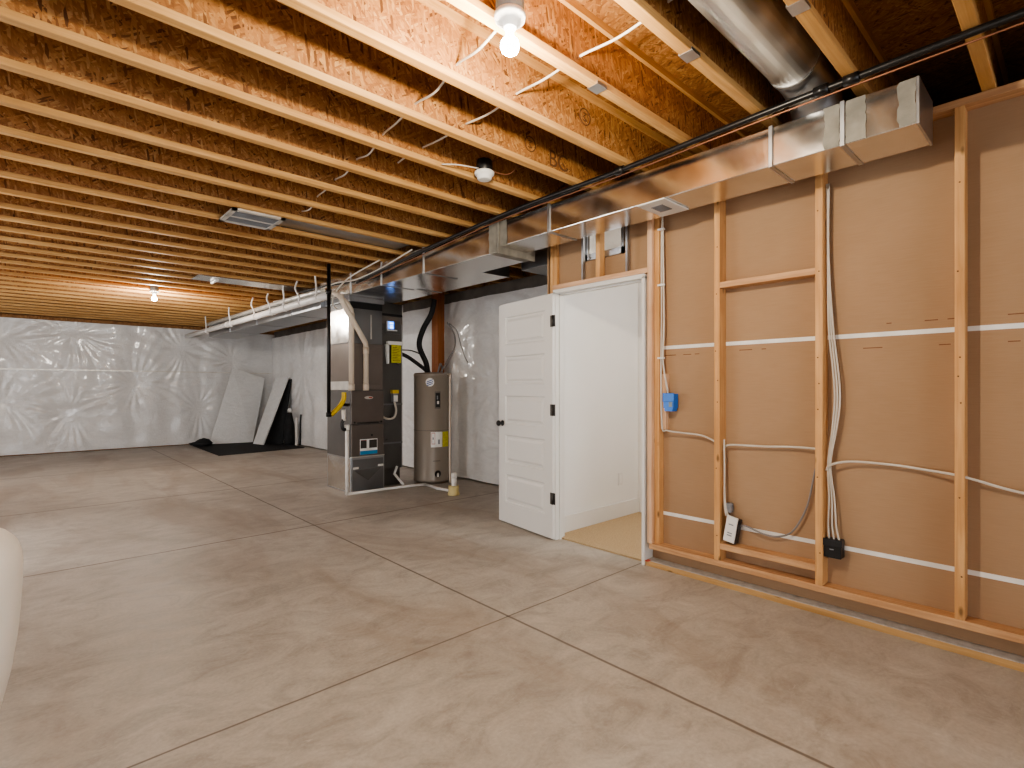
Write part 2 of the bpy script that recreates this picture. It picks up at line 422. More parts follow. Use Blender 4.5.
# ------------------------------------------------------------------ framing lumber of the partition
def lumber(name, mat, b, label, cat, group=None):
    return tag(box(name, mat, b, bev=.0025), label, cat, group)
lumber('floor_plate', M['sill_y'], (PX, DW, -3.0, 2.105, 0, .036), 'flat wooden plate fixed to the concrete under the framed partition', 'plate')
tag(box('sill_gasket', M['grey_foam'], (PX + .004, DW, -3.0, 2.10, .036, .040)), 'pale foam strip lying on the plate at the foot of the partition', 'gasket')
lumber('sole_plate', M['lum_y'], (PX, DW, -3.0, 2.075, .125, .163), 'raised wooden bottom plate carrying the partition studs above the gap', 'plate')
lumber('top_plate', M['lum_y'], (PX, DW, -3.0, 3.10, 2.592, 2.628), 'wooden top plate along the head of the partition under the joists', 'plate')
stud_y = [(.388, 'bare wooden stud at the right, clear of the metal duct end'), (.990, 'wooden stud with the black outlet box and bundled white cables beside it'),
          (1.578, 'wooden stud with the grey-white switch plate at its foot'), (-.30, 'wooden stud just outside the right edge of the picture'), (-.91, 'wooden stud farthest right behind the picture edge')]
for y, lb in stud_y:
    st = lumber('wall_stud', M['lum_z'], (PX, DW, y - .019, y + .019, .163, 2.592), lb, 'stud', 'partition studs')
    nh = MB()
    for z in (.32, .75, 1.18, 1.32, 1.45, 1.86, 2.2):
        nh.lathe([(.004, -.0006), (.004, .0005)], (PX, y + rs.uniform(-.008, .008), z + rs.uniform(-.05, .05)), 8, 0)
    nh.build('nail_head', M['ink'], st)['kind'] = 'stuff'
lumber('jack_stud', M['pink_z'], (PX - .002, DW, 2.052, 2.088, .163, 2.592), 'pale pinkish stud along the right side of the doorway', 'stud')
lumber('king_stud', M['lum_z'], (PX + .03, DW, 2.012, 2.050, .163, 2.592), 'wooden stud just right of the doorway, carrying the looping cables', 'stud')
for y0, lb in ((3.005, 'right one of the paired studs at the partition corner above the open door'), (3.046, 'left one of the paired studs at the partition corner above the open door')):
    lumber('corner_stud', M['lum_z'], (PX + .062, DW + .016, y0, y0 + .038, .02, 2.592), lb, 'stud', 'corner studs')
lumber('cripple_stud', M['lum_z'], (PX, DW - .024, 2.510, 2.548, 2.116, 2.592), 'short wooden cripple stud centred above the doorway', 'stud')
lumber('door_header', M['pink_y'], (PX - .004, DW, 2.088, 2.998, 2.078, 2.115), 'pale wooden header lying flat across the top of the doorway', 'header')
lumber('fire_block', M['lum_y'], (PX, DW, 1.009, 1.559, 1.895, 1.933), 'upper wooden blocking nailed level between two studs, under the duct', 'blocking')
lumber('fire_block', M['lum_y'], (PX, DW, 1.009, 1.559, .235, .273), 'lower wooden blocking between two studs, just above the bottom plate', 'blocking')
lumber('nailing_block', M['pink_z'], (PX + .045, DW, 1.968, 2.010, .97, 1.36), 'short vertical wooden block behind the blue electrical box', 'blocking')

# sheet metal transfer boot above the door
bt = thing('transfer_boot', 'sheet metal air boot with pale opening above the doorway', 'vent', (DW, 2.51, 2.30))
for y in (2.362, 2.673): box('liner', M['galv_matt'], (DW - .006, DW + .06, y, y + .010, 2.328, 2.492), bt)
fb = MB().box(DW - .022, DW - .006, 2.335, 2.36, 2.28, 2.58).box(DW - .022, DW - .006, 2.685, 2.71, 2.28, 2.58).box(DW - .022, DW - .006, 2.335, 2.71, 2.28, 2.328)
fb.build('metal_frame', M['galv_dull'], bt)
for y in (2.268, 2.685): box('strap', M['galv_dull'], (PX + .004, PX + .03, y - .008, y + .008, 2.116, 2.585), bt)

# ------------------------------------------------------------------ door
fr = thing('trim_5', None, None, (PX, 2.55, 0), kind='structure')
box('side_jamb', M['white'], (PX - .013, DW + .013, 2.105, 2.128, 0, 2.055), fr, bev=.002)
box('side_jamb', M['white'], (PX - .013, DW + .013, 2.955, 2.985, 0, 2.055), fr, bev=.002)
box('head_jamb', M['white'], (PX - .013, DW + .013, 2.105, 2.985, 2.042, 2.074), fr, bev=.002)
MB().box(PX + .03, PX + .07, 2.128, 2.139, 0, 2.042).box(PX + .03, PX + .07, 2.944, 2.955, 0, 2.042).box(PX + .03, PX + .07, 2.128, 2.955, 2.031, 2.042).build('door_stop', M['white'], fr)
box('strike_plate', M['hinge'], (PX + .0, PX + .022, 2.1275, 2.1295, .93, .99), fr)
tag(box('tape_scrap', M['redtape'], (PX - .02, PX + .02, 2.07, 2.095, .037, .041)), 'scrap of red tape at the foot of the right door jamb', 'tape')
# leaf, built flat: local x along the leaf from the hinge, local y = thickness, local z up; visible face is -y
dr = thing('door_1', None, None, (PX - .006, 2.957, .012), kind='structure')
ang = math.atan2(.80, .112); dr.rotation_euler = (0, 0, ang)
W, H, T = .80, 2.03, .035
def leaf():
    mb = MB(); st, rl = .105, .105
    ph = (H - .125 - .19 - 4 * rl) / 5
    zs = []; z = .19
    for i in range(5): zs.append((z, z + ph)); z += ph + rl
    # local: front face is at +y (rotated door: +y local points to -X world)
    for z0, z1 in zs:
        for sgn in (1, -1):
            yf = T if sgn > 0 else 0
            x0, x1 = st, W - st
            def ring(ins, dep):
                y = yf - sgn * dep
                return [mb.bm.verts.new(p) for p in ((x0 + ins, y, z0 + ins), (x1 - ins, y, z0 + ins), (x1 - ins, y, z1 - ins), (x0 + ins, y, z1 - ins))]
            rs_ = [ring(0, 0), ring(.010, .012), ring(.026, .012), ring(.046, .002)]
            for A, B in zip(rs_, rs_[1:]):
                for j in range(4): mb.bm.faces.new((A[j], A[(j + 1) % 4], B[(j + 1) % 4], B[j]))
            mb.bm.faces.new(rs_[-1])
    # stiles and rails
    for yf in (0, T):
        q = lambda xa, xb, za, zb: mb.bm.faces.new([mb.bm.verts.new(p) for p in ((xa, yf, za), (xb, yf, za), (xb, yf, zb), (xa, yf, zb))])
        q(0, st, 0, H); q(W - st, W, 0, H)
        e = [0] + [v for z in zs for v in z] + [H]
        for k in range(0, len(e), 2): q(st, W - st, e[k], e[k + 1])
    for (a, b) in (((0, 0), (0, H)), ((W, 0), (W, H))):
        mb.bm.faces.new([mb.bm.verts.new(p) for p in ((a[0], 0, 0), (a[0], T, 0), (a[0], T, H), (a[0], 0, H))])
    for z in (0, H): mb.bm.faces.new([mb.bm.verts.new(p) for p in ((0, 0, z), (W, 0, z), (W, T, z), (0, T, z))])
    bmesh.ops.remove_doubles(mb.bm, verts=mb.bm.verts, dist=1e-5)
    return mb
WORLD[dr.name] = Vector()
leaf_o = leaf().build('door_leaf', M['white'], dr)
leaf_o.location = (.004, -T - .002 + T, 0)
for z in (.335, 1.065, 1.80):
    h = MB().lathe([(.008, 0), (.008, .095)], (-.004, T + .006, z - .047), 12).box(-.001, .028, T, T + .004, z - .047, z + .048).box(-.033, -.004, T - .002, T + .002, z - .047, z + .048)
    h.build('hinge', M['hinge'], dr)
kb = MB().lathe([(.027, 0), (.027, .006), (.011, .010), (.010, .030), (.024, .036), (.027, .048), (.022, .058), (.004, .062)], (W - .062, T, .92), 20, 1)
kb.build('door_knob', M['black'], dr)
kb = MB().lathe([(.004, -.062), (.022, -.058), (.027, -.048), (.024, -.036), (.010, -.030), (.011, -.010), (.027, -.006), (.027, 0)], (W - .062, 0, .92), 20, 1)
kb.build('door_knob', M['black'], dr)
box('latch', M['black'], (W + .003, W + .008, .008, .027, .895, .945), dr)

# ------------------------------------------------------------------ I-joists
JW = .050
ORD = 'first second third fourth fifth sixth seventh eighth ninth tenth eleventh twelfth thirteenth fourteenth fifteenth sixteenth seventeenth eighteenth nineteenth twentieth twenty-first twenty-second twenty-third twenty-fourth twenty-fifth twenty-sixth twenty-seventh twenty-eighth twenty-ninth thirtieth thirty-first thirty-second thirty-third thirty-fourth'.split()
JX0, JX1, JZ = XL - .1, XR + .1, 2.63
def make_joist():
    r = thing('ceiling_joist', 'joist', 'joist', (0, 0, JZ), 'engineered ceiling joists')
    box('bottom_flange', M['fl_x'], (JX0, JX1, -JW / 2, JW / 2, JZ, JZ + .034), r, bev=.003)
    box('web', M['osb_web'], (JX0, JX1, -.006, .006, JZ + .034, JZ + .264), r)
    box('top_flange', M['fl_x'], (JX0, JX1, -JW / 2, JW / 2, JZ + .264, 2.93), r)
    return r
proto = make_joist()
def jy(k): return .310 + .4064 * k - JW / 2
joists = {}
for k in range(-2, 33):
    if k == -2: r = proto
    else:
        r = proto.copy(); C.objects.link(r)
        for ch in list(proto.children):
            c = ch.copy(); C.objects.link(c); c.parent = r
    r.location = (0, jy(k), JZ); WORLD[r.name] = Vector((0, jy(k), JZ))
    if k < 0: lb = 'engineered wood I-joist above the camera, %s one out of view' % ('nearer' if k == -1 else 'farther')
    elif k == 3: lb = 'engineered wood I-joist carrying the near lit bulb'
    elif k < 3: lb = 'engineered wood I-joist, %s one before the near lit bulb' % ORD[2 - k]
    else: lb = 'engineered wood I-joist, %s one past the near lit bulb toward the back wall' % ORD[k - 4]
    r['label'] = lb; joists[k] = r
# stamps and clips that belong to single joists
for k, items in {5: [('BC', .15, 2.56, 2.73), ('§', .0, 2.30, 2.765)], 4: [('', 0, 2.33, 2.79)]}.items():
    yy = jy(k) - .0065
    web_k = [c for c in joists[k].children if c.name.startswith('web')][0]
    for b, sz, x, z in items:
        if b == 'BC': text('stamp_lettering', 'BC', .15, M['ink'], face_negY(x, yy, z), joists[k])
        else:
            ring = MB(); n = 28
            pts = [(x + .045 * math.cos(2 * PI * i / n), yy - .0005, z + .045 * math.sin(2 * PI * i / n)) for i in range(n + 1)]
            ring.tube(pts, .0035, 6, 1); ring.tube([(x - .018, yy - .0005, z + .018), (x + .014, yy - .0005, z + .02), (x - .012, yy - .0005, z), (x + .016, yy - .0005, z - .02), (x - .018, yy - .0005, z - .02)], .003, 6, 3)
            ring.build('round_stamp', M['ink'], joists[k])
for k, x in ((3, 1.93), (2, 2.02), (1, 2.05)):
    box('metal_clip', M['galv_dull'], (x - .035, x + .035, jy(k) - .030, jy(k) + .030, JZ - .002, JZ + .012), joists[k])

# ------------------------------------------------------------------ lights with fixtures, and added fill lights
def fixture(name, label, x, y, z, lit, bodymat):
    t = thing(name, label, 'light' if lit else 'smoke detector', (x, y, z))
    MB().lathe([(.05, 0), (.052, .004), (.052, .07), (.048, .075)], (x, y, z), 8).build('junction_box', bodymat, t)
    if lit:
        MB().lathe([(.022, -.052), (.026, -.05), (.030, -.03), (.055, -.022), (.058, -.008), (.056, 0)], (x, y, z), 32).build('lamp_holder', M['white'], t)
        b = MB().lathe([(.004, -.146), (.018, -.143), (.030, -.133), (.035, -.116), (.031, -.098), (.020, -.086), (.014, -.076), (.013, -.050)], (x, y, z), 24).build('light_bulb', M['bulb'], t)
        b['label'] = 'glowing white bulb'
    else:
        MB().lathe([(.030, -.052), (.042, -.050), (.046, -.044), (.050, -.024), (.062, -.018), (.064, -.004), (.060, 0)], (x, y, z), 32).build('detector_cap', M['white'], t)
    return t
fixture('bulb_fixture', 'near bare lit bulb in a white holder on a grey box, by the top edge', 1.295, 1.405, 2.612, True, M['bluebox'])
fixture('bulb_fixture', 'far lit bulb glowing under the joists near the back wall', 1.36, 8.80, 2.62, True, M['bluebox'])
fixture('smoke_detector', 'white smoke detector under a black box on a joist', 2.175, 2.60, 2.645, False, M['black'])
tube('lead_wire', M['romex'], [(2.125, 2.60, 2.655), (1.98, 2.63, 2.645), (1.90, 2.68, 2.64)], .004, bpy.data.objects['smoke_detector'])
tube('lead_wire', M['brownink'], [(2.20, 2.57, 2.70), (2.27, 2.50, 2.74), (2.33, 2.46, 2.69), (2.30, 2.52, 2.64), (2.2, 2.58, 2.66)], .0025, bpy.data.objects['smoke_detector'])

def plight(name, loc, power, col=(1, .9, .76), r=.03):
    d = bpy.data.lights.new(name, 'POINT'); d.energy = power; d.color = col; d.shadow_soft_size = r
    o = bpy.data.objects.new(name, d); C.objects.link(o); o.location = loc; return o
plight('bulb_light', (1.295, 1.405, 2.44), 82, (1, .87, .68), .035)
plight('far_bulb_light', (1.36, 8.80, 2.43), 65, (1, .92, .82), .035)
plight('fill_light', (-1.3, 5.4, .9), 90, (1, .97, .95), .5)  # added fill without a fixture, brightens the nook and furnace side
plight('fill_light', (-1.6, .25, .85), 45, (1, .97, .94), .5)  # added low fill out of view, lifts the near joist webs
plight('fill_light', (-2.6, 9.6, 1.2), 95, (1, .98, .96), .4)  # added fill out of view for the back of the room
plight('bedroom_light', (3.95, 1.1, 2.2), 34, (1, .98, .95), .15)

# ------------------------------------------------------------------ cables in the joist bays
def cable(label, pts, r=.0055, mat='romex', name='electric_cable', n=6, group=None):
    return tag(tube(name, M[mat], pts, r, n=n), label, 'cable', group)
def threaded(label, k0, k1, fx, z=2.73, sag=.03, **kw):
    pts = []
    for k in range(k0, k1 + 1):
        y = jy(k); pts.append((fx(y), y, z))
        if k < k1: pts.append((fx(y + .2) + .012 * math.sin(7 * y), y + .2, z - sag * (1 + .5 * math.sin(5 * y))))
    return cable(label, pts, **kw)
threaded('white cable threaded through the joists left of the near bulb', 3, 10, lambda y: 1.23 + .105 * y, 2.71, .025)
threaded('white cable threaded through the joists right of the near bulb', 2, 5, lambda y: 1.80, 2.72, .012)
cable('forked white cable end poking past a joist near the smoke detector', [(1.80, jy(5), 2.72), (1.79, jy(5) + .2, 2.71), (1.785, jy(6), 2.72), (1.79, jy(6) + .15, 2.73), (1.80, jy(7) - .1, 2.73)])
cable('loose white cable at the top edge beside the big round duct', [(1.78, .72, 2.74), (1.80, .83, 2.73), (1.83, .95, 2.76), (1.84, 1.09, 2.76)])
# pipes along the duct
PP = [(2.64, -1.5, 2.612), (2.645, .14, 2.612), (2.66, .68, 2.612), (2.67, .97, 2.612), (2.70, 1.93, 2.60), (2.715, 3.05, 2.592), (2.72, 4.54, 2.50), (2.72, 5.45, 2.43)]
gp = thing('gas_pipe', 'long black pipe running under the joists along the metal duct', 'pipe', PP[0])
tube('pipe_run', M['blackpipe'], PP, .016, gp, 14)
for p in (PP[2], PP[4], (2.664, .8, 2.612)): MB().lathe([(.023, -.03), (.023, .03)], p, 14, 1).build('coupling', M['blackpipe'], gp)
cable('thin copper line slung below the black ceiling pipe', [(2.668, -1.5, 2.590), (2.682, .68, 2.591), (2.722, 1.93, 2.578), (2.737, 3.05, 2.570), (2.742, 4.54, 2.478), (2.742, 5.6, 2.40)], .0045, 'copper', 'copper_line')
cable('black cable strung beside the ceiling pipe toward the furnace', [(2.745, 2.3, 2.60), (2.76, 3.05, 2.60), (2.76, 4.2, 2.56), (2.75, 5.2, 2.47), (2.77, 6.3, 2.53), (2.79, 7.4, 2.57)], .010, 'black')
cable('white cable draped over the duct above the furnace', [(2.77, 4.4, 2.60), (2.74, 5.0, 2.50), (2.71, 5.5, 2.46), (2.72, 6.0, 2.50), (2.73, 6.8, 2.48), (2.76, 8.2, 2.55)], .008)
cable('second white cable hanging from the duct to the furnace', [(2.75, 5.0, 2.60), (2.70, 5.6, 2.50), (2.69, 5.95, 2.36), (2.74, 6.1, 2.25), (2.80, 6.12, 2.22)], .008)

# ------------------------------------------------------------------ ducts
def duct(parent, name, mat, b, **kw): return box(name, mat, b, parent, bev=.004)
DX = 2.80
sd = thing('supply_duct', 'long galvanized rectangular duct hung under the joists along the partition', 'duct', (DX, 2, 2.39))
duct(sd, 'narrow_section', M['galv'], (DX, 3.10, .475, 3.17, 2.39, 2.588))
duct(sd, 'wide_section', M['galv'], (DX - .006, 3.19, 3.17, 6.6, 2.35, 2.592))
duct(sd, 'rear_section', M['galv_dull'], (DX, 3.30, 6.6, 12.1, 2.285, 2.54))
box('end_cap', M['galv_dull'], (DX - .002, 3.102, .466, .476, 2.388, 2.590), sd)
for y in (1.073, .752, 2.619): box('drive_cleat', M['galv_dull'], (DX - .010, 3.104, y - .010, y + .010, 2.384, 2.594), sd, bev=.002)
for y in (4.24, 5.04, 5.75): box('drive_cleat', M['galv_dull'], (DX - .014, 3.194, y - .010, y + .010, 2.345, 2.596), sd, bev=.002)
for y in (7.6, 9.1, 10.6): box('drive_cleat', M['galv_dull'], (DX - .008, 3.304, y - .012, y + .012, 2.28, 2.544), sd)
def mastic(name, y0, y1, z0, z1, x1=3.1, seed=1, xf=DX):
    rr = random.Random(seed); n = 12
    a = [(xf - .0035, y0 + rr.uniform(-.003, .003), z0 + (z1 - z0) * i / n) for i in range(n + 1)]
    b = [(xf - .0035, y1 + rr.uniform(-.006, .006), z0 + (z1 - z0) * i / n) for i in range(n + 1)]
    mb = MB()
    for i in range(n): mb.bm.faces.new([mb.bm.verts.new(p) for p in (a[i], b[i], b[i + 1], a[i + 1])])
    if x1 > 3.15: mb.box(xf, x1, (y0 + y1) / 2 - .04, (y0 + y1) / 2 + .04, z0 - .0035, z0)
    return mb.build(name, M['mastic'], sd)
mastic('mastic_band', .765, .83, 2.392, 2.588, seed=2); mastic('mastic_band', .66, .742, 2.392, 2.588, seed=3); mastic('mastic_band', .478, .54, 2.392, 2.588, seed=4)
mastic('mastic_band', 3.19, 3.28, 2.352, 2.59, 3.19, 5, DX - .006); mastic('mastic_band', 3.07, 3.16, 2.39, 2.588, 3.1, 6)
box('flange_collar', M['mastic'], (DX - .020, 3.20, 3.155, 3.178, 2.335, 2.592), sd, bev=.003)
rg = thing('supply_register', 'white square register on the underside of the metal duct', 'vent', (2.93, 1.77, 2.388))
box('register_plate', M['white'], (2.785, 3.075, 1.675, 1.865, 2.380, 2.3885), rg, bev=.002)
gr = MB()
for i in range(6): gr.box(2.865 + .02 * i, 2.877 + .02 * i, 1.735, 1.815, 2.376, 2.381)
gr.build('louver', M['grey'], rg)
rt = thing('return_duct', 'deep galvanized return trunk behind the water heater near the ceiling', 'duct', (3.36, 4.8, 2.354))
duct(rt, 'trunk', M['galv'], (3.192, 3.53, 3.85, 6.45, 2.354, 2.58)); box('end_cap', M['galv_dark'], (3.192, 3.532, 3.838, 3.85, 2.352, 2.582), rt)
box('drive_cleat', M['galv_dull'], (3.192, 3.536, 4.98, 5.0, 2.350, 2.586), rt)
hd = thing('header_duct', 'dark sheet metal duct crossing high in the nook behind the door', 'duct', (3.9, 3.5, 2.36))
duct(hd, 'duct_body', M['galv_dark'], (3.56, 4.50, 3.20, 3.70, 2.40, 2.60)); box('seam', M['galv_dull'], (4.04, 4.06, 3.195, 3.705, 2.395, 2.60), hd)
# round branch duct in the joist bay
rd = thing('round_duct', 'large round galvanized pipe running up between two joists', 'duct', (2.9, .82, 2.72))
yc = (jy(1) + jy(2)) / 2
MB().lathe([(.112, -6.0 + 2.9), (.112, 2.62)], (0, yc, 2.755), 32, 0).build('pipe_run', M['galv_matt'], rd)
tube('elbow', M['galv_dull'], [(2.60, yc, 2.755), (2.75, yc, 2.745), (2.86, yc, 2.70), (2.92, yc, 2.63), (2.93, yc, 2.593)], .113, rd, 24)
sm = MB().lathe([(.117, -.02), (.117, .02)], (2.60, yc, 2.755), 32, 0); smooth(sm.build('seam_ring', M['galv_dull'], rd))
# joist-bay return panning with grille, and the one farther back
k = 10
gv = thing('return_grille', 'metal framed return grille set between joists left of centre', 'vent', (1.37, (jy(k) + jy(k + 1)) / 2, 2.63))
y0, y1 = jy(k) + .01, jy(k + 1) - .01
f = MB()
for b in ((1.17, 1.205, y0, y1), (1.525, 1.56, y0, y1), (1.17, 1.56, y0, y0 + .035), (1.17, 1.56, y1 - .035, y1), (1.17, 1.56, (y0 + y1) / 2 - .012, (y0 + y1) / 2 + .012)): f.box(*b, 2.612, 2.629)
f.build('grille_frame', M['tape'], gv)
f = MB()
for i in range(16): f.box(1.205, 1.525, y0 + .04 + i * (y1 - y0 - .08) / 16, y0 + .047 + i * (y1 - y0 - .08) / 16, 2.615, 2.627)
f.build('louver', M['grey'], gv)
box('bay_panel', M['galv_dull'], (1.56, 2.80, y0, y1, 2.668, 2.675), gv)
k = 17
y0, y1 = jy(k) + .01, jy(k + 1) - .01
bp = thing('bay_panning', 'flat sheet metal panel closing a joist bay toward the back', 'duct', (2.2, y0, 2.618))
box('panel', M['galv'], (1.55, 3.3, y0 - .01, y1 - .03, 2.618, 2.629), bp)
MB().lathe([(.018, -.12), (.018, .14)], (1.78, (y0 + y1) / 2, 2.600), 12, 1).build('damper_rod', M['pvcw'], bp)

# white drain pipe on the far duct with hanger straps
dp = thing('drain_pipe', 'long white pipe running to the back wall along the far duct', 'pipe', (2.68, 6.1, 2.37))
tube('pipe_run', M['pvcw'], [(2.68, 6.05, 2.365), (2.68, 8.5, 2.375), (2.67, 13.4, 2.40)], .045, dp, 16, 3)
for y in (8.0, 10.3): MB().lathe([(.052, -.05), (.052, .05)], (2.678, y, 2.374 + (y - 8) * .005), 16, 1).build('coupling', M['pvcw'], dp)
for i, y in enumerate((6.35, 6.9, 7.45, 8.0, 8.7, 10.0, 11.6)):
    st = MB(); r_ = random.Random(i)
    st.tube([(2.68, y, 2.318), (2.628, y, 2.36), (2.64, y, 2.44), (2.62 + r_.uniform(-.03, .03), y + .02, 2.55), (2.63, y + .02, 2.66)], .011, 6, 4)
    o = st.build('hanger_strap', M['pvcw'], dp)
tag(tube('insulated_line', M['tape'], [(2.74, 6.4, 2.47), (2.75, 8, 2.50), (2.755, 10, 2.52), (2.755, 12, 2.54)], .035, seg=12, n=3), 'foil wrapped line lying between the white pipe and the far duct', 'pipe')

# ------------------------------------------------------------------ furnace
FX0, FX1, FY0, FY1 = 2.868, 3.312, 5.90, 6.56
fu = thing('furnace', 'tall dark gas furnace on a galvanized base beside the water heater', 'furnace', (3.08, 6.2, 0))
fb = box('base_plenum', M['galv_dull'], (FX0, FX1, FY0, FY1, 0.002, .425), fu, bev=.004)
def xbreak(mb, p00, p10, p11, p01, c):
    v = [mb.bm.verts.new(p) for p in (p00, p10, p11, p01)]; cc = mb.bm.verts.new(c)
    for i in range(4): mb.bm.faces.new((v[i], v[(i + 1) % 4], cc))
x = MB(); xbreak(x, (FX0 - .001, FY1 - .02, .02), (FX0 - .001, FY0 + .02, .02), (FX0 - .001, FY0 + .02, .41), (FX0 - .001, FY1 - .02, .41), (FX0 - .016, (FY0 + FY1) / 2, .21)); x.build('cross_break', M['galv'], fb)
MB().hexa([(FX0 + .02, FY0 - .004, .40), (FX1 - .02, FY0 - .004, .40), (FX1 - .02, FY0 - .004, .02), (FX0 + .02, FY0 - .004, .02)][::-1], [(FX0 + .02, FY0, .40), (FX1 - .02, FY0, .40), (FX1 - .02, FY0, .02), (FX0 + .02, FY0, .02)][::-1]).build('base_panel', M['galv_dark'], fb)
MB().hexa([(FX0 + .04, FY0 - .008, .27), (FX1 - .04, FY0 - .008, .29), ((FX0 + FX1) / 2, FY0 - .008, .14)], [(FX0 + .04, FY0 - .003, .27), (FX1 - .04, FY0 - .003, .29), ((FX0 + FX1) / 2, FY0 - .003, .14)]).build('filter_flap', M['furn_side'], fb)
for xx, zz in ((FX0 + .06, .30), (FX1 - .055, .31)): box('white_clip', M['pvcw'], (xx - .035, xx + .035, FY0 - .012, FY0 - .004, zz - .012, zz + .012), fb)
box('cabinet', M['furn_side'], (FX0, FX1, FY0 + .02, FY1, .425, 1.235), fu, bev=.004)
box('base_trim', M['tape'], (FX0, FX1, FY0 - .004, FY0 + .02, .425, .437), fu)
ld = box('lower_door', M['furn'], (FX0 + .008, FX1 - .008, FY0, FY0 + .022, .440, .818), fu, bev=.006)
ud = box('upper_door', M['furn'], (FX0 + .008, FX1 - .008, FY0, FY0 + .022, .826, 1.228), fu, bev=.006)
for xx in (FX0 + .045, FX1 - .045): MB().lathe([(.012, -.008), (.012, .0)], (xx, FY0, .845), 12, 1).build('latch', M['black'], ud)
box('grip', M['black'], (FX0 + .08, FX1 - .08, FY0 - .006, FY0, .832, .846), ud, bev=.002)
lg = MB(); lg.lathe([(.030, -.004), (.030, .0)], (0, 0, 0), 24, 1)
for v in lg.bm.verts: v.co.x = v.co.x * 1.9 + 3.10; v.co.z = v.co.z * .62 + 1.143; v.co.y += FY0
lg.build('oval_badge', M['tape'], ud)
box('badge_stripe', M['redp'], (3.10, 3.145, FY0 - .0055, FY0 - .004, 1.137, 1.150), ud)
lb_ = box('rating_sticker', M['sticker'], (2.985, 3.215, FY0 - .003, FY0, .455, .640), ld)
for (a, b, c, d, m) in ((2.992, 3.070, .530, .630, 'darkprint'), (3.105, 3.208, .530, .630, 'darkprint'), (2.985, 3.215, .455, .500, 'bluep'), (2.992, 3.070, .622, .628, 'redp')):
    box('print_block', M[m], (a, b, FY0 - .0045, FY0 - .003, c, d), lb_)
MB().lathe([(.013, -.006), (.013, 0)], (3.14, FY0, .685), 12, 1).build('peep_hole', M['black'], ld)
box('coil_box', M['coil'], (FX0 + .004, FX1 - .004, FY0 + .03, FY1, 1.235, 1.80), fu, bev=.004)
box('coil_access', M['coil'], (FX0 + .03, FX1 - .03, FY0 + .022, FY0 + .03, 1.30, 1.76), fu, bev=.003)
box('wiring_shelf', M['tape'], (FX0 - .006, FX0 + .004, FY0 + .05, FY1 - .08, 1.237, 1.34), fu)
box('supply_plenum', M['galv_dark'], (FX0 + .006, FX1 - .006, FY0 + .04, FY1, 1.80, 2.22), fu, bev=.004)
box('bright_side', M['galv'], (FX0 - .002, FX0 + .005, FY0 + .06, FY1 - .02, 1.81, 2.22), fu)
box('flex_collar', M['black'], (FX0 + .006, FX1 - .006, FY0 + .04, FY1, 2.22, 2.30), fu)
box('duct_collar', M['galv_dull'], (FX0 - .02, FX1, FY0 + .0, FY1 + .03, 2.30, 2.349), fu)
box('plenum_seam', M['tape'], (3.145, 3.160, FY0 + .036, FY0 + .04, 1.86, 2.16), fu)
# vent pipes
PY = 5.835
def pvc(label, pts, kink, r=.031):
    t = thing('vent_pipe', label, 'pipe', pts[0]); tube('pipe_run', M['pvc'], pts, r, t, 16, 1)
    for p in kink:
        MB().lathe([(r + .005, -.04), (r + .005, .04)], p, 16, 2).build('coupling', M['pvc'], t)
    return t
pvc('left cream vent pipe rising straight up the furnace front', [(2.845, PY, 1.237), (2.845, PY, 2.12), (2.838, PY, 2.18), (2.80, PY + .01, 2.245), (2.70, PY + .04, 2.34), (2.68, PY + .12, 2.375)], [(2.845, PY, 1.27), (2.845, PY, 2.10)])
pvc('right cream vent pipe bending up across the furnace front', [(3.03, PY, 1.237), (3.03, PY, 1.74), (3.015, PY - .015, 1.80), (2.735, PY - .072, 2.19), (2.70, PY - .072, 2.25), (2.685, PY - .065, 2.33)], [(3.03, PY, 1.27), (3.03, PY, 1.71)])
gv_ = thing('gas_riser', 'vertical black gas pipe dropping beside the furnace', 'pipe', (2.545, 5.78, 1.1))
tube('pipe_run', M['blackpipe'], [(2.545, 5.78, .95), (2.545, 5.78, 2.66)], .021, gv_, 14, 1)
MB().lathe([(.030, 0), (.030, .05)], (2.545, 5.78, .935), 14).build('end_cap', M['blackpipe'], gv_)
MB().lathe([(.030, 0), (.030, .05)], (2.545, 5.78, 2.32), 14).build('coupling', M['blackpipe'], gv_)
gx = thing('gas_connector', 'yellow flexible gas connector curling into the furnace side', 'pipe', (2.57, 5.80, 1.0))
tube('hose', M['yellow'], [(2.745, 5.82, 1.21), (2.74, 5.82, 1.13), (2.69, 5.81, 1.05), (2.62, 5.795, .99), (2.572, 5.785, .955)], .027, gx, 12)
tube('union', M['blackpipe'], [(2.74, 5.82, 1.07), (2.81, 5.88, 1.06), (2.868, 5.95, 1.06)], .018, gx, 10)
cp = thing('condensate_pipe', 'white drain pipe down the furnace corner and across the floor', 'pipe', (2.77, 5.80, 0))
tube('riser', M['pvcw'], [(2.78, 5.815, .02), (2.78, 5.815, .80)], .021, cp, 12, 1)
tube('floor_run', M['pvcw'], [(2.775, 5.815, .022), (3.27, 5.80, .022), (3.62, 5.77, .022), (3.80, 5.73, .022)], .017, cp, 12, 1)
tube('floor_run', M['pvcw'], [(3.80, 5.73, .022), (3.765, 5.40, .022), (3.73, 5.06, .04)], .017, cp, 12, 1)
tube('diagonal_run', M['pvcw'], [(3.56, 5.86, .03), (3.50, 5.98, .16), (3.55, 6.0, .25)], .017, cp, 12, 1)
MB().lathe([(.028, 0), (.028, .06)], (2.78, 5.815, .77), 12).build('elbow', M['pvcw'], cp)
tube('trap', M['black'], [(2.75, 5.81, .92), (2.715, 5.81, .85), (2.73, 5.81, .78), (2.79, 5.82, .79)], .02, cp, 10)
tube('tee', M['pvcw'], [(2.74, 5.81, .88), (2.735, 5.81, 1.01)], .024, cp, 10, 1)

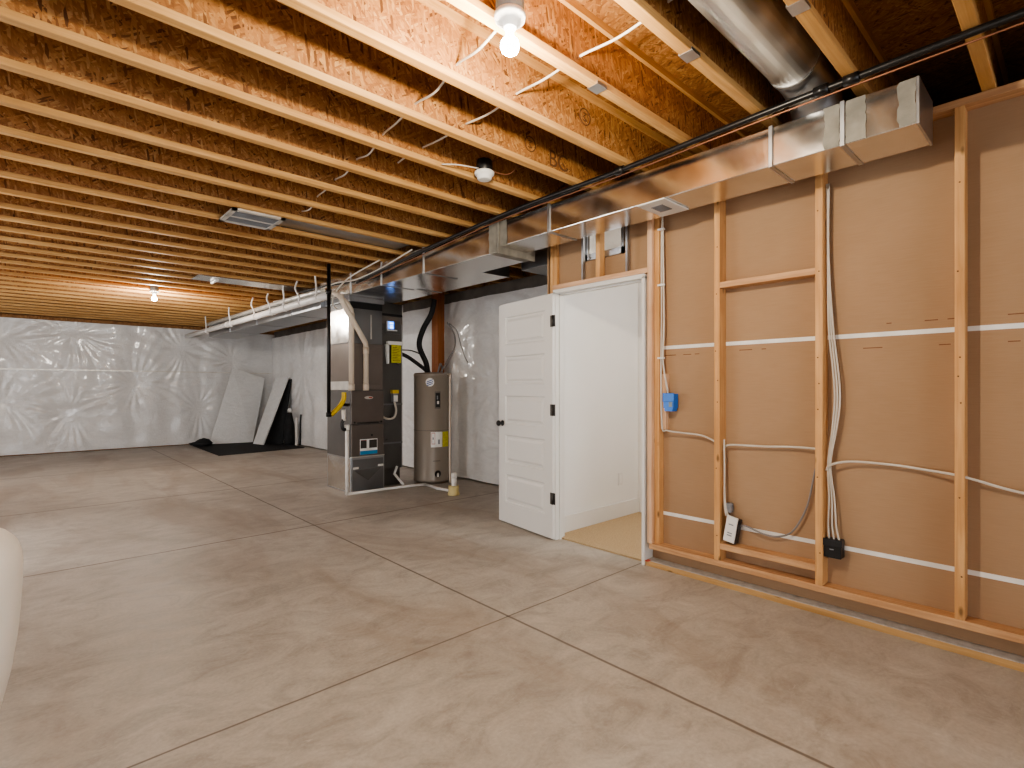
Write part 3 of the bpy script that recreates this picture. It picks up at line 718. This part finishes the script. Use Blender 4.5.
# return drop with its controls
rdp = thing('return_drop', 'dark vertical return duct with thermostat screen, right of the furnace', 'duct', (3.48, 6.2, .2))
box('shaft', M['retm'], (3.315, 3.662, 6.06, 6.45, .22, 2.352), rdp, bev=.004)
box('boot', M['retm'], (3.307, 3.64, 6.08, 6.48, .004, .22), rdp, bev=.004)
box('collar', M['coil'], (3.33, 3.655, 6.05, 6.06, 2.09, 2.18), rdp)
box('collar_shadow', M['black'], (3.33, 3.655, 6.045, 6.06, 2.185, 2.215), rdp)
for z in (.55, 1.05): box('drive_cleat', M['galv_dark'], (3.312, 3.665, 6.055, 6.07, z - .01, z + .01), rdp)
box('corner_bead', M['galv_dull'], (3.652, 3.664, 6.056, 6.068, .22, 2.2), rdp)
th = thing('thermostat', 'control panel with a glowing blue screen on the return duct', 'thermostat', (3.5, 6.05, 2.0))
box('case', M['furn_side'], (3.42, 3.62, 6.038, 6.0595, 1.96, 2.13), th, bev=.004)
box('screen', M['screen'], (3.445, 3.525, 6.034, 6.038, 2.02, 2.115), th)
sc_ = MB()
for z0, z1, a, b in ((2.085, 2.10, 3.465, 3.51), (2.06, 2.068, 3.475, 3.505), (2.03, 2.05, 3.47, 3.51)): sc_.box(a, b, 6.0325, 6.034, z0, z1)
sc_.build('readout', M['screenw'], th)
box('side_label', M['sticker'], (3.425, 3.440, 6.035, 6.038, 2.01, 2.12), th); box('lower_label', M['sticker'], (3.43, 3.575, 6.035, 6.038, 1.995, 2.012), th)
yt = thing('warning_tag', 'yellow paper tag hanging under a pale bracket on the return duct', 'tag', (3.53, 6.04, 1.58))
box('bracket', M['pvcw'], (3.425, 3.645, 6.0, 6.0595, 1.815, 1.86), yt, bev=.004)
box('sheet', M['yelltag'], (3.475, 3.615, 6.01, 6.014, 1.585, 1.815), yt)
ln = MB()
for i in range(9): ln.box(3.49, 3.60 - .02 * (i % 3), 6.0088, 6.010, 1.61 + i * .021, 1.616 + i * .021)
ln.build('printing', M['ink'], yt)
tag(MB().hexa([(3.405, 6.02, 1.82), (3.45, 6.02, 1.82), (3.45, 6.02, 1.57), (3.43, 6.02, 1.57)][::-1], [(3.405, 6.058, 1.82), (3.45, 6.058, 1.82), (3.45, 6.058, 1.57), (3.43, 6.058, 1.57)][::-1]).build('paper_folder', M['sticker'], None, (3.43, 6.04, 1.57)), 'slim white folder hanging beside the yellow tag', 'folder')
sw = thing('switch_box', 'grey furnace switch box with yellow sticker on the return duct', 'switch', (3.53, 6.04, 1.08))
box('case', M['grey'], (3.497, 3.565, 6.0, 6.0595, 1.08, 1.20), sw, bev=.004); box('cover', M['sticker'], (3.502, 3.56, 5.997, 6.0, 1.085, 1.165), sw)
box('sticker', M['yellow'], (3.49, 3.575, 5.998, 6.0595, 1.19, 1.235), sw); tube('conduit', M['romex'], [(3.53, 6.03, 1.08), (3.55, 6.02, .97), (3.51, 6.01, .88), (3.40, 6.0, .87), (3.30, 5.99, .93)], .014, sw, 10)

# ------------------------------------------------------------------ water heater
WX, WY, WR = 4.067, 5.961, .245
wh = thing('water_heater', 'tall taupe electric water heater standing on the concrete', 'water heater', (WX, WY, 0))
MB().lathe([(WR - .02, .002), (WR - .02, .03), (WR, .03), (WR + .002, .05), (WR, .06), (WR, 1.415), (WR + .004, 1.42), (WR + .004, 1.445), (WR - .01, 1.46), (.02, 1.475)], (WX, WY, 0), 48).build('tank', M['tank'], wh)
MB().lathe([(WR + .003, .70), (WR + .003, .706)], (WX, WY, 0), 48).build('body_seam', M['tankdark'], wh)
vd = Vector((-WX, -WY, 0)).normalized(); base_a = math.atan2(vd.y, vd.x)
def onwh(name, mat, da, z0, z1, w, dep=.006, bulge=0.003, parent=None, seg=8):
    """curved panel on the tank; da = angle offset from the camera-facing direction (+ = right in the picture)"""
    mb = MB(); a0 = base_a + da - w / 2; a1 = base_a + da + w / 2; r0, r1 = WR + bulge - .004, WR + dep
    pr = lambda r, a, z: (WX + r * math.cos(a), WY + r * math.sin(a), z)
    for i in range(seg):
        u, v = a0 + (a1 - a0) * i / seg, a0 + (a1 - a0) * (i + 1) / seg
        mb.hexa([pr(r1, u, z0), pr(r1, v, z0), pr(r1, v, z1), pr(r1, u, z1)], [pr(r0, u, z0), pr(r0, v, z0), pr(r0, v, z1), pr(r0, u, z1)])
    return mb.build(name, mat, parent or wh)
bd = MB(); n = 24
ca = base_a - .12
bc = Vector((WX + (WR + .002) * math.cos(ca), WY + (WR + .002) * math.sin(ca), 1.335)); tx = Vector((-math.sin(ca), math.cos(ca), 0)); nx_ = Vector((math.cos(ca), math.sin(ca), 0))
bd.hexa([bc + nx_ * .004 + (tx * math.cos(2 * PI * i / n) + Vector((0, 0, 1)) * math.sin(2 * PI * i / n)) * .055 for i in range(n)], [bc - nx_ * .006 + (tx * math.cos(2 * PI * i / n) + Vector((0, 0, 1)) * math.sin(2 * PI * i / n)) * .055 for i in range(n)])
bdo = bd.build('round_badge', M['sticker'], wh)
sl = MB()
for o_ in (-.024, 0, .024):
    a = bc + nx_ * .006 + Vector((0, 0, o_ - .012)); L_ = math.sqrt(max(0, .05 ** 2 - o_ ** 2)) * .85
    p = [a - tx * L_ + Vector((0, 0, -.014)), a + tx * L_ + Vector((0, 0, .014)), a + tx * L_ + Vector((0, 0, .027)), a - tx * L_ + Vector((0, 0, -.001))]
    sl.hexa(p, [q - nx_ * .003 for q in p])
sl.build('badge_stripe', M['navy'], bdo)
cb = onwh('control_bezel', M['tankdark'], .28, 0.99, 1.215, .30, .012)
cp_ = onwh('control_panel', M['black'], .28, 1.01, 1.195, .22, .020); onwh('control_display', M['sticker'], .29, 1.05, 1.09, .10, .0225, .01, cp_); onwh('control_display', M['grey'], .26, 1.11, 1.16, .06, .0225, .01, cp_)
lp = onwh('rating_label', M['sticker'], .24, .485, .685, .62, .003); onwh('label_print', M['redp'], .06, .525, .675, .18, .0042, .002, lp); onwh('label_print', M['sticker'], .06, .532, .668, .15, .0048, .002, lp)
onwh('label_print', M['grey'], .05, .585, .615, .06, .0055, .002, lp); onwh('label_print', M['grey'], .36, .525, .585, .10, .0042, .002, lp)
onwh('energy_label', M['yelltag'], .80, .485, .685, .44, .003)
onwh('access_cover', M['tankdark'], .24, .30, .31, .40, .003)
dvx, dvy = WX + (WR + .02) * math.cos(base_a + .28), WY + (WR + .02) * math.sin(base_a + .28)
dv = thing('drain_valve', 'small drain valve', None, (0, 0, 0)); del dv['label']; dv.parent = wh; dv.location = Vector((0, 0, 0)) - Vector((WX, WY, 0)) ; WORLD[dv.name] = Vector((0, 0, 0))
bpy.data.objects.remove(dv)
MB().lathe([(.045, -.006), (.045, .006)], (dvx, dvy, .14), 20, 1).build('valve_plate', M['black'], wh)
tube('valve_spout', M['tape'], [(dvx, dvy, .14), (dvx - .03, dvy - .045, .135), (dvx - .035, dvy - .05, .11)], .014, wh, 10)
MB().lathe([(.04, 1.47), (.04, 1.49), (.02, 1.495)], (WX - .06, WY + .02, 0), 16).build('pipe_nipple', M['black'], wh)
tube('power_whip', M['romexg'], [(WX + .02, WY - .1, 1.45), (WX + .06, WY - .1, 1.58), (WX + .14, WY - .02, 1.56), (WX + .19, WY + .03, 1.45)], .012, wh, 10)
tag(tube('insulated_hose', M['rubber'], [(3.99, 5.96, 1.478), (3.98, 5.98, 1.60), (3.90, 6.02, 1.83), (3.95, 6.0, 2.05), (4.03, 5.93, 2.25), (4.06, 5.90, 2.45)], .036, seg=14), 'thick black insulated hose rising from the water heater top', 'hose')
tag(tube('insulated_hose', M['rubber'], [(4.04, 6.03, 1.478), (3.95, 6.05, 1.55), (3.78, 6.10, 1.67), (3.66, 6.13, 1.72)], .026, seg=12), 'black hose sloping from the heater top toward the return duct', 'hose')
cable('thin black cable looping from the water heater to the return duct', [(3.95, 5.90, 1.475), (3.90, 5.9, 1.66), (3.80, 6.02, 1.75), (3.66, 6.07, 1.76)], .008, 'black')
cable('grey cable curving up from the heater beside the wooden post', [(4.2, 5.95, 1.475), (4.28, 5.92, 1.62), (4.38, 5.88, 1.82), (4.36, 5.86, 2.0), (4.27, 5.9, 2.16)], .011, 'romexg')
cable('thin grey cable against the plastic sheet right of the wooden post', [(4.27, 5.9, 2.16), (4.38, 5.84, 2.06), (4.43, 5.80, 1.85), (4.44, 5.72, 1.68), (4.45, 5.66, 1.60)], .007, 'romexg')
post = thing('wooden_post', 'reddish brown wooden post behind the water heater', 'post', (4.38, 6.30, 0))
box('board', M['redpost'], (4.33, 4.44, 6.20, 6.29, 0.002, 2.63), post, bev=.003); box('board', M['redpost'], (4.33, 4.44, 6.292, 6.36, 0.002, 2.63), post, bev=.003)
tp = wh
tube('discharge_pipe', M['pvc'], [(4.17, 5.78, 1.42), (4.09, 5.58, 1.44), (4.075, 5.57, 1.40), (4.07, 5.565, .20), (4.03, 5.50, .04)], .013, tp, 10, 1)
tube('corner_pipe', M['pvcw'], [(3.678, 6.09, 1.90), (3.678, 6.09, 2.35)], .015, rdp, 10, 1)
fd = thing('floor_drain', 'yellowed drain sleeve with a white pipe stub in the floor', 'drain', (3.74, 5.02, 0))
MB().lathe([(.068, .001), (.072, .012), (.060, .05), (.062, .11), (.045, .112), (.042, .02)], (3.735, 5.03, 0), 20).build('sleeve', M['drainy'], fd)
tube('stub', M['pvcw'], [(3.74, 5.03, .02), (3.74, 5.03, .25)], .032, fd, 14, 1); MB().lathe([(.036, .20), (.036, .255), (.02, .262)], (3.74, 5.03, 0), 14).build('cap', M['pvcw'], fd)

# ------------------------------------------------------------------ electrics on the partition
cable('white cable down the stud from the duct to the blue box', [(3.30, 2.00, 2.55), (3.30, 1.995, 2.40), (3.29, 1.985, 2.1), (3.28, 1.975, 1.7), (3.285, 1.985, 1.45), (3.28, 1.945, 1.24)], .006)
cable('second white cable beside it, looping past the blue box to the next stud', [(3.305, 2.005, 2.50), (3.29, 2.0, 2.2), (3.295, 2.002, 1.75), (3.285, 2.0, 1.4), (3.28, 1.99, 1.0), (3.285, 1.95, .965), (3.30, 1.85, .955), (3.30, 1.70, .945), (3.30, 1.60, .905)], .006)
for i, z in enumerate((2.37, 1.98, 1.47)):
    tag(MB().box(3.270, 3.29, 1.972, 2.02, z - .006, z + .006).build('cable_staple', M['sticker'], None, (3.28, 1.996, z)), ['topmost', 'middle', 'lowest'][i] + ' cable staple on the stud right of the doorway', 'staple', 'cable staples')
eb = thing('blue_box', 'blue plastic double electrical box beside the doorway', 'electrical box', (3.29, 1.94, 1.16))
MB().box(3.262, 3.325, 1.892, 1.968, 1.12, 1.22).box(3.262, 3.325, 1.90, 1.96, 1.10, 1.12).build('box_shell', M['blue'], eb)
box('box_flange', M['blue'], (3.256, 3.266, 1.885, 1.972, 1.165, 1.225), eb, bev=.003); box('box_mouth', M['bluebox'], (3.2585, 3.2615, 1.90, 1.925, 1.13, 1.20), eb)
tube('cable_tail', M['romex'], [(3.285, 1.94, 1.20), (3.285, 1.955, 1.26), (3.288, 1.965, 1.30)], .006, eb)
cable('white cable running level between the two middle studs', [(3.30, 1.56, .86), (3.30, 1.545, .885), (3.30, 1.50, .90), (3.31, 1.30, .905), (3.31, 1.14, .915), (3.30, 1.01, .915)], .0065)
for i, y in enumerate((1.548, 1.553)):
    cable(['left', 'right'][i] + ' white cable of the pair dropping to the switch plate', [(3.285 + .01 * i, y - .002, .90 + .03 * i), (3.285 + .01 * i, y - .004, .70), (3.28, y - .006 - .01 * i, .52), (3.275, y - .02 - .02 * i, .45)], .006)
sp = thing('outlet_plate', 'tilted grey and white outlet plate dangling above the lower blocking', 'outlet', (3.27, 1.50, .28))
rot = Matrix.Rotation(math.radians(10), 4, 'X')
def tilt(o):
    c = Vector((0, 0, .10)); o.data.transform(Matrix.Translation(c) @ rot @ Matrix.Translation(-c)); return o
tilt(box('box_back', M['black'], (3.275, 3.325, 1.455, 1.53, .285, .44), sp, bev=.004)); tilt(box('cover_plate', M['pvcw'], (3.262, 3.275, 1.46, 1.53, .29, .455), sp, bev=.003))
o = MB()
for z in (.33, .345, .40): o.box(3.2605, 3.262, 1.48, 1.51, z, z + .007)
tilt(o.build('marking', M['grey'], sp))
box('clamp', M['grey'], (3.28, 3.32, 1.50, 1.535, .47, .53), sp, bev=.006)
cable('grey cable hanging in a loop from the outlet plate to the next stud', [(3.31, 1.46, .39), (3.31, 1.42, .40), (3.31, 1.31, .37), (3.31, 1.22, .375), (3.31, 1.14, .43), (3.315, 1.07, .58), (3.315, 1.03, .78), (3.315, 1.012, .83)], .0055, 'romexg')
b2 = thing('black_outlet_box', 'black plastic outlet box low on the stud under the bundled cables', 'electrical box', (3.29, .935, .33))
box('box_shell', M['black'], (3.262, 3.33, .885, .970, .325, .425), b2, bev=.004); box('box_flange', M['rubber'], (3.256, 3.264, .880, .972, .39, .43), b2, bev=.003)
box('marking', M['grey'], (3.2605, 3.262, .92, .94, .37, .376), b2)
for i in range(3):
    o_ = i * .011
    cable(['leftmost', 'middle', 'rightmost'][i] + ' white cable of the bundle dropping into the black outlet box', [(3.30, .965 - o_ * .5, 2.40), (3.30, .962 - o_ * .3, 2.0), (3.298, .955 - o_, 1.6), (3.295, .925 - o_ * 1.2, 1.25), (3.295, .935 - o_, 1.05), (3.295, .958 - o_ * .6, .84), (3.295, .952 - o_ * 1.2, .65), (3.29, .955 - o_ * 1.8, .50), (3.29, .950 - o_ * 2.2, .42)], .0048, 'romex')
cable('white cable running right from the bundle across two studs', [(3.29, .965, .80), (3.285, .94, .835), (3.30, .85, .86), (3.31, .675, .862), (3.30, .52, .852), (3.262, .40, .845), (3.29, .33, .825), (3.31, .17, .785), (3.31, -.2, .74), (3.3, -.28, .76)], .0065)

# ------------------------------------------------------------------ far corner
tag(MB().hexa([(2.72, 13.1, .003), (2.68, 10.85, .003), (4.36, 11.1, .003), (4.42, 13.2, .003)], [(2.72, 13.1, .016), (2.68, 10.85, .016), (4.36, 11.1, .016), (4.42, 13.2, .016)]).build('floor_mat', M['mat_'], None, (3.5, 12.4, 0)), 'black mat spread on the floor in the far corner', 'mat')
bg = MB().lathe([(.05, .0), (.17, .02), (.20, .06), (.14, .11), (.05, .13)], (0, 0, 0), 20)
for v in bg.bm.verts:
    v.co.x *= 1.05 + .2 * math.sin(v.co.y * 19); v.co.z *= 1 + .3 * math.sin(v.co.x * 17 + v.co.y * 9)
    v.co += Vector((2.84, 12.85, .017))
tag(bg.build('folded_bag', M['mat_'], None, (2.84, 12.85, .017)), 'crumpled black bag lying at the left end of the mat', 'bag')
def panel(name, mat, q, th, label, parts=True):
    nrm = (Vector(q[1]) - Vector(q[0])).cross(Vector(q[3]) - Vector(q[0])).normalized() * th
    return tag(MB().hexa([Vector(p) for p in q], [Vector(p) + nrm for p in q]).build(name, mat, None, q[0]), label, 'board')
panel('foam_board', M['board'], [(3.02, 13.0, .03), (3.90, 12.95, .017), (4.28, 13.32, 1.49), (3.58, 13.34, 1.73)], -.04, 'wide white wrapped board leaning against the back wall in the corner')
panel('foam_board', M['board'], [(3.78, 12.55, .018), (3.86, 12.15, .018), (4.41, 12.17, 1.50), (4.29, 12.60, 1.50)], -.03, 'narrow white board leaning against the right wall')
panel('rubber_panel', M['mat_'], [(4.02, 12.60, .018), (4.22, 12.0, .018), (4.455, 12.10, 1.46), (4.42, 12.55, 1.46)], -.02, 'black panel leaning behind the narrow white board')
tag(tube('black_rod', M['rubber'], [(4.46, 11.60, .017), (4.48, 11.60, .68)], .02, seg=10, n=1), 'thin black rod standing on the mat near the right wall', 'rod')
ph_ = thing('handled_tool', 'dark slim shape topped by a pale knob beside the leaning boards', 'tool', (4.3, 11.78, .02))
MB().lathe([(.10, .018), (.12, .10), (.10, .45), (.05, .72)], (4.30, 11.78, 0), 14).build('body', M['mat_'], ph_); MB().lathe([(.01, .72), (.04, .74), (.045, .78), (.02, .82)], (4.30, 11.78, 0), 14).build('knob', M['sticker'], ph_)
tag(box('grey_slat', M['pvcw'], (4.36, 4.39, 11.56, 11.63, .002, .62), bev=.003), 'short pale slat standing beside the black rod', 'slat')

# ------------------------------------------------------------------ white bin at the left edge
bn = thing('storage_bin', 'white tapered plastic bin cut off by the left edge', 'bin', (-.345, 2.48, 0))
MB().lathe([(.20, .002), (.21, .02), (.262, .10), (.298, .20), (.322, .31), (.337, .42), (.346, .53), (.350, .62), (.350, .675), (.347, .705), (.340, .730), (.329, .750), (.314, .766), (.295, .777), (.27, .784), (.22, .788), (.02, .790)], (-.345, 2.48, 0), 48).build('bin_body', M['bin'], bn)

# ------------------------------------------------------------------ camera / world
w = bpy.data.worlds.new('world'); bpy.context.scene.world = w; w.use_nodes = True
bg_ = w.node_tree.nodes['Background']; bg_.inputs[0].default_value = (.90, .95, 1., 1); bg_.inputs[1].default_value = 3.6
cam = bpy.data.cameras.new('camera'); co = bpy.data.objects.new('camera', cam); C.objects.link(co)
co.location = (0, 0, 1.26); co.rotation_euler = (PI / 2, 0, -math.radians(42.9))
cam.sensor_width = 36; cam.lens = 528 / 1024 * 36; cam.shift_y = 4 / 1024; cam.clip_start = .02
sc = bpy.context.scene; sc.camera = co
sc.view_settings.view_transform = 'AgX'; sc.view_settings.look = 'AgX - Medium High Contrast'; sc.view_settings.exposure = 0.5
sc.cycles.use_denoising = True; sc.cycles.max_bounces = 8; sc.cycles.diffuse_bounces = 5; sc.cycles.sample_clamp_indirect = 6
